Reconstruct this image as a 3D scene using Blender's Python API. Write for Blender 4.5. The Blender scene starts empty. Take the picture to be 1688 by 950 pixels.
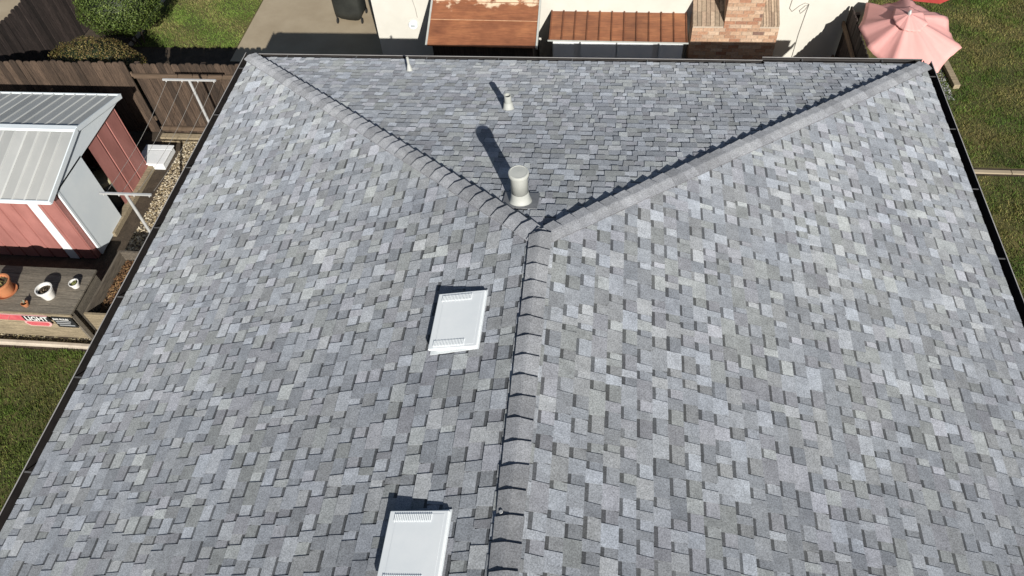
import bpy, math, random
from mathutils import Vector, Matrix
import numpy as np
R = math.radians
random.seed(7); rng = np.random.default_rng(7)
scene = bpy.context.scene
col = scene.collection

# ------------------------------------------------------------------ camera, sky, sun, exposure
W, G, K = 5.4, 2.5, 0.334157            # half width of the hip roof, eave height, roof pitch
HR = G + K * W                          # ridge height
CAM = Vector((0.55413, -4.78929, 9.68255))
pitch, yaw, roll = 0.907230971, 0.180763696, -0.0959953689
f0 = Vector((0, math.cos(pitch), -math.sin(pitch))); r0 = Vector((1, 0, 0)); u0 = r0.cross(f0)
Mz = Matrix.Rotation(yaw, 3, 'Z')
f0, r0, u0 = Mz @ f0, Mz @ r0, Mz @ u0
rr = math.cos(roll) * r0 + math.sin(roll) * u0
uu = -math.sin(roll) * r0 + math.cos(roll) * u0
cd = bpy.data.cameras.new('camera'); cam = bpy.data.objects.new('camera', cd); col.objects.link(cam)
cam.matrix_world = Matrix(((rr.x, uu.x, -f0.x, CAM.x), (rr.y, uu.y, -f0.y, CAM.y), (rr.z, uu.z, -f0.z, CAM.z), (0, 0, 0, 1)))
cd.sensor_width = 36; cd.lens = 1240 / 1688 * 36; cd.clip_end = 2000; cd.clip_start = 0.05
scene.camera = cam

SUN = Vector((.383, -1, .575)).normalized()
w = bpy.data.worlds.new('World'); scene.world = w; w.use_nodes = True
nt = w.node_tree; nt.nodes.clear()
sky = nt.nodes.new('ShaderNodeTexSky'); sky.sky_type = 'NISHITA'; sky.sun_disc = False
sky.sun_elevation = math.asin(SUN.z); sky.sun_rotation = math.atan2(SUN.x, SUN.y)
bg = nt.nodes.new('ShaderNodeBackground'); bg.inputs[1].default_value = 0.05
out = nt.nodes.new('ShaderNodeOutputWorld')
nt.links.new(sky.outputs[0], bg.inputs[0]); nt.links.new(bg.outputs[0], out.inputs[0])
sd = bpy.data.lights.new('sun', 'SUN'); sd.energy = 5.0; sd.angle = R(.5); sd.color = (1, .957, .885)
so = bpy.data.objects.new('sun', sd); col.objects.link(so)
so.rotation_euler = SUN.to_track_quat('Z', 'Y').to_euler(); so.location = (10, -20, 20)
vs = scene.view_settings
vs.view_transform = 'Standard'; vs.look = 'None'; vs.gamma = 1; vs.use_curve_mapping = False; vs.exposure = 0.42

# ------------------------------------------------------------------ helpers
def tag(o, label=None, cat=None, group=None, kind=None):
    if label: o['label'] = label
    if cat: o['category'] = cat
    if group: o['group'] = group
    if kind: o['kind'] = kind
    return o
ORG = {}
def thing(name, loc, label, cat, group=None):
    o = bpy.data.objects.new(name, None); col.objects.link(o)
    o.location = loc; o.empty_display_size = .1; ORG[o.name] = Vector(loc)
    return tag(o, label, cat, group)

class MB:
    def __init__(s): s.v = []; s.f = []; s.c = []; s.cur = (1, 1, 1)
    def quad(s, *p):
        n = len(s.v); s.v += [tuple(q) for q in p]; s.f.append(tuple(range(n, n + len(p)))); s.c.append(s.cur); return s
    def hexa(s, p, skip=()):           # p: 4 bottom + 4 top, counter-clockwise
        n = len(s.v); s.v += [tuple(q) for q in p]
        for i, f in enumerate(((3, 2, 1, 0), (4, 5, 6, 7), (0, 1, 5, 4), (1, 2, 6, 5), (2, 3, 7, 6), (3, 0, 4, 7))):
            if i in skip: continue
            s.f.append(tuple(n + k for k in f)); s.c.append(s.cur)
        return s
    def box(s, x0, x1, y0, y1, z0, z1):
        return s.hexa([(x0, y0, z0), (x1, y0, z0), (x1, y1, z0), (x0, y1, z0), (x0, y0, z1), (x1, y0, z1), (x1, y1, z1), (x0, y1, z1)])
    def bar(s, a, b, wd, ht, up=(0, 0, 1)):
        a, b = Vector(a), Vector(b); d = (b - a).normalized(); sd = d.cross(Vector(up)).normalized() * wd / 2; h = sd.cross(d).normalized() * ht / 2
        return s.hexa([a - sd - h, b - sd - h, b + sd - h, a + sd - h, a - sd + h, b - sd + h, b + sd + h, a + sd + h][:8])
    def rings(s, rings, close0=True, close1=True):
        n = len(s.v); m = len(rings[0])
        for r in rings: s.v += [tuple(p) for p in r]
        for j in range(len(rings) - 1):
            for i in range(m):
                k = (i + 1) % m
                s.f.append((n + j * m + i, n + j * m + k, n + (j + 1) * m + k, n + (j + 1) * m + i)); s.c.append(s.cur)
        if close0: s.f.append(tuple(n + i for i in range(m))[::-1]); s.c.append(s.cur)
        if close1: s.f.append(tuple(n + (len(rings) - 1) * m + i for i in range(m))); s.c.append(s.cur)
        return s
    def lathe(s, c, prof, n=20, axis=None, close0=True, close1=True):
        c = Vector(c); ax = Vector(axis).normalized() if axis else Vector((0, 0, 1))
        e1 = ax.orthogonal().normalized(); e2 = ax.cross(e1)
        return s.rings([[c + ax * z + (e1 * math.cos(2 * math.pi * i / n) + e2 * math.sin(2 * math.pi * i / n)) * r for i in range(n)] for r, z in prof], close0, close1)
    def tube(s, pts, rad, n=6):
        pts = [Vector(p) for p in pts]; rs = []
        for i, p in enumerate(pts):
            d = (pts[min(i + 1, len(pts) - 1)] - pts[max(i - 1, 0)]).normalized()
            e1 = d.cross(Vector((0.31, .17, .93))).normalized(); e2 = d.cross(e1)
            rs.append([p + (e1 * math.cos(2 * math.pi * k / n) + e2 * math.sin(2 * math.pi * k / n)) * rad for k in range(n)])
        return s.rings(rs)
    def build(s, name, mat, parent=None, smooth=False, bevel=0):
        top = parent
        while top is not None and top.parent is not None: top = top.parent
        o0 = ORG.get(top.name, Vector((0, 0, 0))) if top is not None else Vector((0, 0, 0))
        me = bpy.data.meshes.new(name)
        vv = np.array(s.v, dtype=np.float64) - np.array(o0)
        me.from_pydata(vv.tolist(), [], s.f); me.update()
        a = me.attributes.new('tint', 'FLOAT_COLOR', 'FACE')
        a.data.foreach_set('color', np.c_[np.array(s.c, dtype=np.float32), np.ones(len(s.c), np.float32)].ravel())
        if smooth: me.polygons.foreach_set('use_smooth', [True] * len(me.polygons))
        me.materials.append(mat)
        o = bpy.data.objects.new(name, me); col.objects.link(o)
        if parent is not None: o.parent = parent
        if bevel:
            m = o.modifiers.new('bevel', 'BEVEL'); m.width = bevel; m.segments = 2; m.limit_method = 'ANGLE'
        return o

def new_mat(name):
    m = bpy.data.materials.new(name); m.use_nodes = True
    nt = m.node_tree; p = nt.nodes['Principled BSDF']
    return m, nt, p
def N(nt, t, **kw):
    n = nt.nodes.new(t)
    for k, v in kw.items(): setattr(n, k, v)
    return n
def ramp(nt, src, stops):
    r = N(nt, 'ShaderNodeValToRGB'); e = r.color_ramp.elements
    while len(e) < len(stops): e.new(.5)
    for q, (p, c) in zip(e, stops): q.position = p; q.color = (*c, 1) if len(c) == 3 else c
    nt.links.new(src, r.inputs[0]); return r.outputs[0]
def mixc(nt, a, b, fac, mode='MIX'):
    m = N(nt, 'ShaderNodeMix', data_type='RGBA', blend_type=mode)
    for i, v in ((0, fac), (6, a), (7, b)):
        if hasattr(v, 'links'): nt.links.new(v, m.inputs[i])
        else: m.inputs[i].default_value = v if i == 0 else ((*v, 1) if len(v) == 3 else v)
    return m.outputs[2]
def noise(nt, scale, detail=4, stretch=(1, 1, 1), rough=.6, vec=None):
    if vec is None: vec = N(nt, 'ShaderNodeNewGeometry').outputs['Position']
    mp = N(nt, 'ShaderNodeMapping'); mp.inputs['Scale'].default_value = stretch
    nt.links.new(vec, mp.inputs[0])
    n = N(nt, 'ShaderNodeTexNoise'); n.inputs['Scale'].default_value = scale; n.inputs['Detail'].default_value = detail; n.inputs['Roughness'].default_value = rough
    nt.links.new(mp.outputs[0], n.inputs['Vector']); return n.outputs[0]
def bump(nt, p, src, strength, dist=.01):
    b = N(nt, 'ShaderNodeBump'); b.inputs['Strength'].default_value = strength; b.inputs['Distance'].default_value = dist
    nt.links.new(src, b.inputs['Height']); nt.links.new(b.outputs[0], p.inputs['Normal'])
def plain(name, c1, c2=None, scale=6, stretch=(1, 1, 1), rough=.7, metal=0, bmp=.15, bdist=.004, per=0.0, tint=False, spec=.4, lo=.3, hi=.7, fine=0):
    m, nt, p = new_mat(name)
    n = noise(nt, scale, 6, stretch)
    c = ramp(nt, n, [(lo, c1), (hi, c2 or c1)])
    if fine:
        c = mixc(nt, c, ramp(nt, noise(nt, fine, 2, stretch), [(.3, (.55,) * 3), (.7, (1.35,) * 3)]), 1.0, 'MULTIPLY')
    if per:
        oi = N(nt, 'ShaderNodeObjectInfo')
        c = mixc(nt, c, ramp(nt, oi.outputs['Random'], [(0, (1 - per,) * 3), (1, (1 + per,) * 3)]), 1.0, 'MULTIPLY')
    if tint:
        at = N(nt, 'ShaderNodeAttribute', attribute_name='tint'); c = mixc(nt, c, at.outputs['Color'], 1.0, 'MULTIPLY')
    nt.links.new(c, p.inputs['Base Color'])
    p.inputs['Roughness'].default_value = rough; p.inputs['Metallic'].default_value = metal; p.inputs['Specular IOR Level'].default_value = spec
    if bmp: bump(nt, p, n, bmp, bdist)
    return m

# materials ---------------------------------------------------------
def shingle_mat():
    m, nt, p = new_mat('asphalt_shingle')
    at = N(nt, 'ShaderNodeAttribute', attribute_name='tint')
    g1 = noise(nt, 85, 3, rough=.8)
    g2 = noise(nt, 1.1, 4)
    g3 = noise(nt, 260, 1)
    c = mixc(nt, at.outputs['Color'], ramp(nt, g1, [(.28, (.48,) * 3), (.5, (1,) * 3), (.72, (1.5,) * 3)]), 1.0, 'MULTIPLY')
    c = mixc(nt, c, ramp(nt, g2, [(.3, (.90, .905, .925)), (.7, (1.09, 1.085, 1.06))]), 1.0, 'MULTIPLY')
    c = mixc(nt, c, ramp(nt, noise(nt, 11, 4), [(.3, (.86,) * 3), (.7, (1.13,) * 3)]), 1.0, 'MULTIPLY')
    nt.links.new(c, p.inputs['Base Color'])
    p.inputs['Roughness'].default_value = .85; p.inputs['Diffuse Roughness'].default_value = 1.0; p.inputs['Specular IOR Level'].default_value = .35
    bump(nt, p, g1, .5, .003)
    return m
M = {}
M['shingle'] = shingle_mat()
M['deck'] = plain('roof_underlay', (.05, .05, .055), (.08, .08, .085), 30, rough=.95)
M['gutter'] = plain('dark_brown_shaded_gutter', (.012, .010, .010), (.022, .019, .018), 9, rough=.6, bmp=0)  # dark brown body, with the channel's deep shade put into its colour
M['hanger'] = plain('dull_hanger', (.07, .07, .07), (.12, .12, .12), 9, rough=.6, bmp=0)
M['lip'] = plain('pale_gutter_lip', (.30, .29, .285), (.42, .41, .40), 3, rough=.5, bmp=0)
M['stucco'] = plain('white_stucco', (.50, .485, .435), (.57, .555, .505), 1.7, rough=.9, bmp=.25)
M['stucco_tan'] = plain('tan_stucco', (.42, .37, .30), (.48, .42, .34), 2, rough=.9)
M['vent_white'] = plain('vent_white_paint', (.70, .74, .76), (.77, .80, .81), 4, rough=.5, bmp=0, spec=.3)
M['cream'] = plain('cream_pipe_paint', (.35, .365, .345), (.44, .45, .425), 5, rough=.6, bmp=.05)
M['dark'] = plain('dark_void', (.006,) * 3, (.01,) * 3, 5, rough=.9, bmp=0)
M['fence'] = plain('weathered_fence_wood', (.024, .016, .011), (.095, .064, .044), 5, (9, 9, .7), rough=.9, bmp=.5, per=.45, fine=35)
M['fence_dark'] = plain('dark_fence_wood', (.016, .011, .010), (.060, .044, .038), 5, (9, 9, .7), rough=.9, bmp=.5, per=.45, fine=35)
M['rail'] = plain('fence_rail_wood', (.08, .055, .035), (.16, .11, .075), 6, (.6, 9, 9), rough=.9, bmp=.4, per=.2)
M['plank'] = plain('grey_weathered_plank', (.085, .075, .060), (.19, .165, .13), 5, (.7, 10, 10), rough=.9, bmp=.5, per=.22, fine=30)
M['plank_lit'] = plain('tan_weathered_plank_sunlit', (.16, .13, .085), (.33, .27, .18), 5, (.7, 10, 10), rough=.9, bmp=.5, per=.18, fine=30)  # lighter tan copy of the plank wood, sunlit tone put into the colour
M['bedwood'] = plain('planter_wood', (.05, .042, .034), (.13, .11, .085), 5, (6, 1, 6), rough=.9, bmp=.5, per=.25)
M['concrete'] = plain('patio_concrete', (.29, .235, .16), (.37, .31, .22), 1.3, rough=.92, bmp=.1)
M['kerb'] = plain('concrete_edging', (.36, .31, .25), (.50, .44, .36), 5, rough=.92, bmp=.3)
M['soil'] = plain('garden_soil', (.035, .026, .018), (.075, .056, .038), 5, rough=1, bmp=.6, bdist=.02, fine=60)
M['lawn'] = plain('lawn_mat', (.040, .052, .013), (.125, .105, .036), 1.6, rough=1, bmp=.4, bdist=.01, fine=55)
M['grass'] = plain('grass_blades', (.62,) * 3, (1.3,) * 3, 1.1, rough=.8, bmp=0, tint=True, spec=.2)
M['leaf'] = plain('shrub_leaf', (.8,) * 3, (1.2,) * 3, 4, rough=.6, bmp=0, tint=True, spec=.3)
M['gravel'] = plain('gravel', (.75,) * 3, (1.2,) * 3, 20, rough=.9, bmp=0, tint=True)
M['bark'] = plain('bark', (.04, .03, .02), (.09, .07, .05), 12, rough=.95)
M['galv'] = plain(tint=True, name='galvanised_shed_roof', c1=(.31, .32, .315), c2=(.42, .425, .41), scale=1.1, stretch=(1, .5, 1), rough=.55, bmp=.02, per=.12)
M['shed_white'] = plain('pale_shed_trim', (.62, .68, .72), (.70, .75, .77), 2, rough=.5, bmp=.03)
M['shed_red'] = plain('faded_red_shed_metal', (.26, .108, .094), (.37, .16, .14), 3.5, (1, 1, .4), rough=.55, bmp=.04, per=.10)
M['steel'] = plain('galvanised_pipe', (.45, .46, .46), (.58, .58, .57), 14, rough=.45, metal=.3, bmp=0)
M['wire'] = plain('plastic_line', (.30, .29, .27), (.35, .33, .30), 9, rough=.6, bmp=0)
M['terracotta'] = plain('terracotta', (.36, .13, .055), (.46, .19, .085), 7, rough=.85, bmp=.1)
M['white_pot'] = plain('white_glazed_pot', (.62, .61, .58), (.72, .71, .68), 6, rough=.4, bmp=0)
M['mulch'] = plain('mulch', (.75,) * 3, (1.2,) * 3, 12, rough=1, bmp=0, tint=True)
M['sign_black'] = plain('sign_black', (.012, .013, .014), (.02, .021, .023), 6, rough=.5, bmp=0)
M['sign_white'] = plain('sign_white', (.68, .68, .66), None, 6, rough=.5, bmp=0)
M['sign_grey'] = plain('sign_grey', (.30, .31, .32), None, 6, rough=.5, bmp=0)
M['sign_red'] = plain('sign_red', (.45, .07, .09), (.52, .12, .13), 12, rough=.5, bmp=0)
M['sign_pink'] = plain('sign_pink', (.60, .34, .33), None, 6, rough=.5, bmp=0)
M['bbq'] = plain('black_vinyl_cover', (.012, .013, .012), (.030, .032, .028), 3, rough=.55, bmp=.5, bdist=.03)
M['rubber'] = plain('rubber', (.012,) * 3, (.02,) * 3, 5, rough=.8, bmp=0)
M['pink'] = plain('faded_pink_canvas', (.60, .29, .27), (.68, .36, .335), 1.2, rough=.85, bmp=.08, bdist=.02)
M['red_canvas'] = plain('deep_red_canvas', (.32, .035, .03), (.40, .055, .045), 3, rough=.85, bmp=.2)
M['brick'] = plain('brick', (.75,) * 3, (1.2,) * 3, 26, rough=.9, bmp=.4, tint=True)
M['mortar'] = plain('mortar', (.36, .30, .24), (.46, .39, .31), 20, rough=.95, bmp=.3)
M['plastic_beige'] = plain('beige_plastic', (.36, .33, .20), (.44, .40, .26), 4, rough=.6, bmp=0)
M['plastic_white'] = plain('white_plastic', (.62, .65, .67), (.70, .72, .73), 3, rough=.5, bmp=.02)
def rust_mat():
    m, nt, p = new_mat('rusted_sheet_metal')
    n = noise(nt, 2.2, 6, (1, 1.6, 1.6)); n2 = noise(nt, 14, 4, (.25, 3, 3))
    c = ramp(nt, n, [(.25, (.145, .052, .025)), (.5, (.225, .087, .040)), (.75, (.32, .135, .060))])
    c = mixc(nt, c, ramp(nt, n2, [(.3, (.72,) * 3), (.7, (1.22,) * 3)]), 1.0, 'MULTIPLY')
    at = N(nt, 'ShaderNodeAttribute', attribute_name='tint'); c = mixc(nt, c, at.outputs['Color'], 1.0, 'MULTIPLY')
    nt.links.new(c, p.inputs['Base Color']); p.inputs['Roughness'].default_value = .62
    bump(nt, p, n2, .2, .004); return m
M['rust'] = rust_mat()
M['seam'] = plain('worn_seam', (.42, .24, .14), (.55, .36, .22), 14, rough=.6, bmp=0)
def rust_cream_mat():      # rust with cream patches, denser towards the head of the slope
    m, nt, p = new_mat('cream_patches_on_rust')
    n = noise(nt, 2.2, 6, (1, 1.6, 1.6)); n2 = noise(nt, 16, 4, (.25, 3, 3)); n3 = noise(nt, 5, 5)
    c = ramp(nt, n, [(.25, (.145, .052, .025)), (.5, (.23, .087, .040)), (.75, (.33, .135, .060))])
    c = mixc(nt, c, ramp(nt, n2, [(.3, (.75,) * 3), (.7, (1.2,) * 3)]), 1.0, 'MULTIPLY')
    geo = N(nt, 'ShaderNodeNewGeometry'); sp = N(nt, 'ShaderNodeSeparateXYZ'); nt.links.new(geo.outputs['Position'], sp.inputs[0])
    mr = N(nt, 'ShaderNodeMapRange'); mr.inputs[1].default_value = 7.72; mr.inputs[2].default_value = 8.75; nt.links.new(sp.outputs[1], mr.inputs[0])
    ad = N(nt, 'ShaderNodeMath', operation='MULTIPLY_ADD'); nt.links.new(n3, ad.inputs[0]); ad.inputs[1].default_value = .95; nt.links.new(mr.outputs[0], ad.inputs[2])
    fac = ramp(nt, ad.outputs[0], [(.84, (0, 0, 0)), (.97, (.9, .9, .9))])
    c = mixc(nt, c, (.66, .53, .38), fac)
    nt.links.new(c, p.inputs['Base Color']); p.inputs['Roughness'].default_value = .62
    bump(nt, p, n2, .2, .004); return m
M['rust_cream'] = rust_cream_mat()

# ------------------------------------------------------------------ ground, lawns, paving
def sheet(name, x0, x1, y0, y1, z, mat):
    o = MB().quad((x0, y0, z), (x1, y0, z), (x1, y1, z), (x0, y1, z)).build(name, mat); return tag(o, kind='structure')
sheet('ground', -300, 300, -300, 300, 0, M['soil'])
sheet('patio', -7.72, -4.0, 8.6, 40, .012, M['concrete'])
sheet('side_path', -8.35, -5.0, -6, 6.1, .004, M['soil'])
sheet('lawn_left', -40, -5.0, -40, .96, .008, M['lawn'])
sheet('lawn_right', 5.0, 40, -40, 5.62, .008, M['lawn'])
sheet('lawn_back_right', 5.6, 40, 5.82, 40, .008, M['lawn'])
sheet('lawn_back_left', -10.22, -7.72, 9.1, 40, .008, M['lawn'])
sheet('neighbour_paving', -40, -11.9, 6, 40, .010, M['concrete'])
mb = MB()
for i in range(40):         # mow strip across the right lawn
    x = 5.0 + i * .9
    mb.box(x, x + .892, 5.68, 5.77, -.05, .022)
tag(mb.build('mow_strip', M['concrete'], bevel=.008), kind='structure')
# curved concrete edging between bar and lawn
mb = MB(); pts = [(-14 + i * .4, 1.01 + .045 * math.cos((i - 15) * .19) ) for i in range(23)]
prof = [(-.04, -.03), (-.04, .05), (-.022, .07), (.022, .07), (.04, .05), (.04, -.03)]
mb.rings([[(x, y + a, z) for a, z in prof] for x, y in pts])
tag(mb.build('concrete_edging', M['kerb'], smooth=False), kind='structure')
mb = MB(); pts = [(-10.30 + .03 * math.sin(i * .4), 9.15 + i * .35) for i in range(20)]
mb.rings([[(x + a, y, z) for a, z in prof] for x, y in pts]); tag(mb.build('lawn_edging', M['kerb']), kind='structure')

# grass blades: uncountable
def grass(name, areas, label, cols, dens, hgt):
    mb = MB(); V = []; F = []; Cc = []
    for (x0, x1, y0, y1) in areas:
        n = int((x1 - x0) * (y1 - y0) * dens)
        x = rng.uniform(x0, x1, n); y = rng.uniform(y0, y1, n); a = rng.uniform(0, 6.28, n); h = rng.uniform(.4, 1, n) * hgt
        nq = n // 4; kc = max(1, nq // 40); ci_ = rng.integers(0, kc, nq); cx_ = rng.uniform(x0, x1, kc); cy_ = rng.uniform(y0, y1, kc)
        x[:nq] = np.clip(cx_[ci_] + rng.normal(0, .05, nq), x0, x1); y[:nq] = np.clip(cy_[ci_] + rng.normal(0, .05, nq), y0, y1); h[:nq] *= 1.45
        lean = rng.uniform(.2, 1.0, n) * h; la = rng.uniform(0, 6.28, n); wd = rng.uniform(.004, .008, n)
        patch = .5 + .5 * np.sin(x * 2.3 + 1.7 * np.sin(y * 1.9)) * np.sin(y * 2.7 + 1.3 * np.sin(x * 1.4))
        ci = np.clip((patch * .75 + rng.uniform(0, .5, n)) * len(cols) / 1.25, 0, len(cols) - 1).astype(int)
        cc = np.array(cols)[ci] * rng.uniform(.6, 1.35, (n, 1))
        b = len(V); dx, dy = np.cos(a) * wd, np.sin(a) * wd
        P = np.empty((n * 3, 3)); P[0::3] = np.c_[x - dx, y - dy, np.full(n, .005)]; P[1::3] = np.c_[x + dx, y + dy, np.full(n, .005)]
        P[2::3] = np.c_[x + np.cos(la) * lean, y + np.sin(la) * lean, h]
        V += P.tolist(); F += (np.arange(n * 3).reshape(-1, 3) + b).tolist(); Cc += cc.tolist()
    mb.v = V; mb.f = F; mb.c = Cc
    return tag(mb.build(name, M['grass']), label, 'grass', kind='stuff')
OL = [(.055, .11, .018), (.085, .138, .026), (.145, .155, .044), (.22, .185, .072)]
grass('grass', [(-10.6, -5.6, -4.2, .95)], 'dark olive grass on the lawn below the curved concrete edging', [(.046, .085, .013), (.070, .112, .018), (.085, .112, .024), (.13, .125, .040)], 3600, .055)
grass('grass', [(5.5, 9.8, -3.2, 5.6), (6.3, 9.6, 5.84, 12.6), (5.7, 6.3, 5.84, 7)], 'olive brown grass on the lawn beside the pink umbrella', OL, 2800, .055)
grass('grass', [(-10.2, -7.76, 9.1, 12.4)], 'green grass patch between the round bush and the concrete patio', [(.11, .18, .032), (.15, .205, .045), (.23, .215, .08), (.30, .25, .11)], 3600, .05)

# gravel: uncountable
def stones(name, areas, label, dens, size, cols, z=0.0, inside=None, mat='gravel', flat=.6, cat='gravel'):
    mb = MB(); ico = [(0, 0, 1), (1, 0, 0), (0, 1, 0), (-1, 0, 0), (0, -1, 0), (0, 0, -1)]
    tri = [(0, 1, 2), (0, 2, 3), (0, 3, 4), (0, 4, 1), (5, 2, 1), (5, 3, 2), (5, 4, 3), (5, 1, 4)]
    for (x0, x1, y0, y1) in areas:
        for _ in range(int((x1 - x0) * (y1 - y0) * dens)):
            x, y = random.uniform(x0, x1), random.uniform(y0, y1)
            if inside and not inside(x, y): continue
            s = size * random.uniform(.5, 1.3); a = random.uniform(0, 6.28); sx, sy, sz = s * random.uniform(.7, 1.3), s, s * flat
            n = len(mb.v); ca, sa = math.cos(a), math.sin(a); tl = random.uniform(-.4, .4)
            for (p, q, r) in ico:
                px, py, pz = p * sx, q * sy, r * sz
                pz2 = pz + tl * px
                mb.v.append((x + ca * px - sa * py, y + sa * px + ca * py, z + s * .4 + pz2))
            c = random.choice(cols); k = random.uniform(.7, 1.25); c = tuple(min(1, q * k) for q in c)
            for t in tri: mb.f.append(tuple(n + i for i in t)); mb.c.append(c)
    return tag(mb.build(name, M[mat]), label, cat, kind='stuff')
GV = [(.30, .24, .14), (.20, .16, .10), (.40, .34, .24), (.13, .10, .065), (.48, .43, .33)]
stones('gravel', [(-7.75, -6.2, 2.7, 6.0)], 'tan gravel bed between the red shed and the roof edge', 2000, .020, GV)
stones('gravel', [(-10.4, -6.9, 1.08, 1.22)], 'strip of brown gravel along the foot of the wooden bar', 2400, .016, [(.20, .17, .09), (.10, .08, .05), (.32, .28, .19), (.05, .04, .03)])
stones('gravel', [(6.5, 7.22, 7.7, 9.3)], 'grey gravel beside the timber border under the pink umbrella', 1500, .020, [(.20, .20, .20), (.12, .12, .13), (.30, .30, .29)])

# ------------------------------------------------------------------ the house with the hip roof
house = thing('house', (0, 0, 0), 'large house with grey architectural shingle hip roof seen from above', 'house')
Wr = W - .125                                   # plan distance ridge -> shingle edge
HD = HR - .034                                  # ridge height of the deck
YN = -6.2                                       # near end of the roof
mb = MB()
mb.box(-4.85, 4.85, YN + .3, 4.85, 0, 2.42); mb.build('wall', M['stucco_tan'], house)
zz = lambda u: HD - K * u
e = Wr - .01
mb = MB()
mb.quad((-e, YN, zz(e)), (0, YN, HD), (0, 0, HD), (-e, e, zz(e)))
mb.quad((0, YN, HD), (e, YN, zz(e)), (e, e, zz(e)), (0, 0, HD))
mb.quad((0, 0, HD), (e, e, zz(e)), (-e, e, zz(e)))
mb.quad((-e, YN, zz(e) - .03), (-e, e, zz(e) - .03), (e, e, zz(e) - .03), (e, YN, zz(e) - .03))
mb.quad((-e, YN, zz(e) - .03), (e, YN, zz(e) - .03), (e, YN, zz(e)), (0, YN, HD), (-e, YN, zz(e)))
roof = mb.build('roof', M['deck'], house)
mb = MB()
mb.box(-e, -e + .03, YN, e, zz(e) - .22, zz(e) - .035); mb.build('fascia', M['stucco'], house)
mb = MB(); mb.box(e - .03, e, YN, e, zz(e) - .22, zz(e) - .035); mb.build('fascia', M['stucco'], house)
mb = MB(); mb.box(-e + .035, e - .035, e - .03, e, zz(e) - .22, zz(e) - .035); mb.build('fascia', M['stucco'], house)
# gutters
def gutter(p0, p1, outd, lipz=G):
    p0, p1, o = Vector((*p0, 0)), Vector((*p1, 0)), Vector((*outd, 0)); d = (p1 - p0).normalized()
    wd = .118; b = lipz - .115; t = .006
    sec = [(0, lipz + .012), (0, b), (wd * .82, b), (wd, lipz - .02), (wd, lipz), (wd - t, lipz), (wd - t, lipz - .02), (wd * .82 - t, b + t), (t, b + t), (t, lipz + .012)]
    g = MB().rings([[p + o * a + Vector((0, 0, z)) for a, z in sec] for p in (p0, p1)]).build('gutter', M['gutter'], house)
    l = MB().rings([[p + o * a + Vector((0, 0, z)) for a, z in ((wd + .004, lipz - .05), (wd + .004, lipz + .006), (wd - .006, lipz + .006), (wd - .006, lipz + .001), (wd + .001, lipz + .001), (wd + .001, lipz - .05))] for p in (p0, p1)]).build('gutter_lip', M['lip'], g)
    L = (p1 - p0).length; s = .55 + random.random() * .2
    while s < L - .3:
        q = p0 + d * s
        mb = MB(); a = q + Vector((0, 0, lipz - .012)); mb.bar(a + o * .004, a + o * (wd - .008), .018, .004); mb.build('hanger', M['hanger'], g)
        s += 1.17
    return g
gi = Wr + .003
gutter((-gi, YN), (-gi, gi + .118), (-1, 0)); gutter((gi, YN), (gi, gi + .12), (1, 0))
gutter((-gi + .004, gi - .03), (2.93, gi - .03), (0, 1)); gutter((2.935, gi + .05), (gi, gi + .05), (0, 1))

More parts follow.
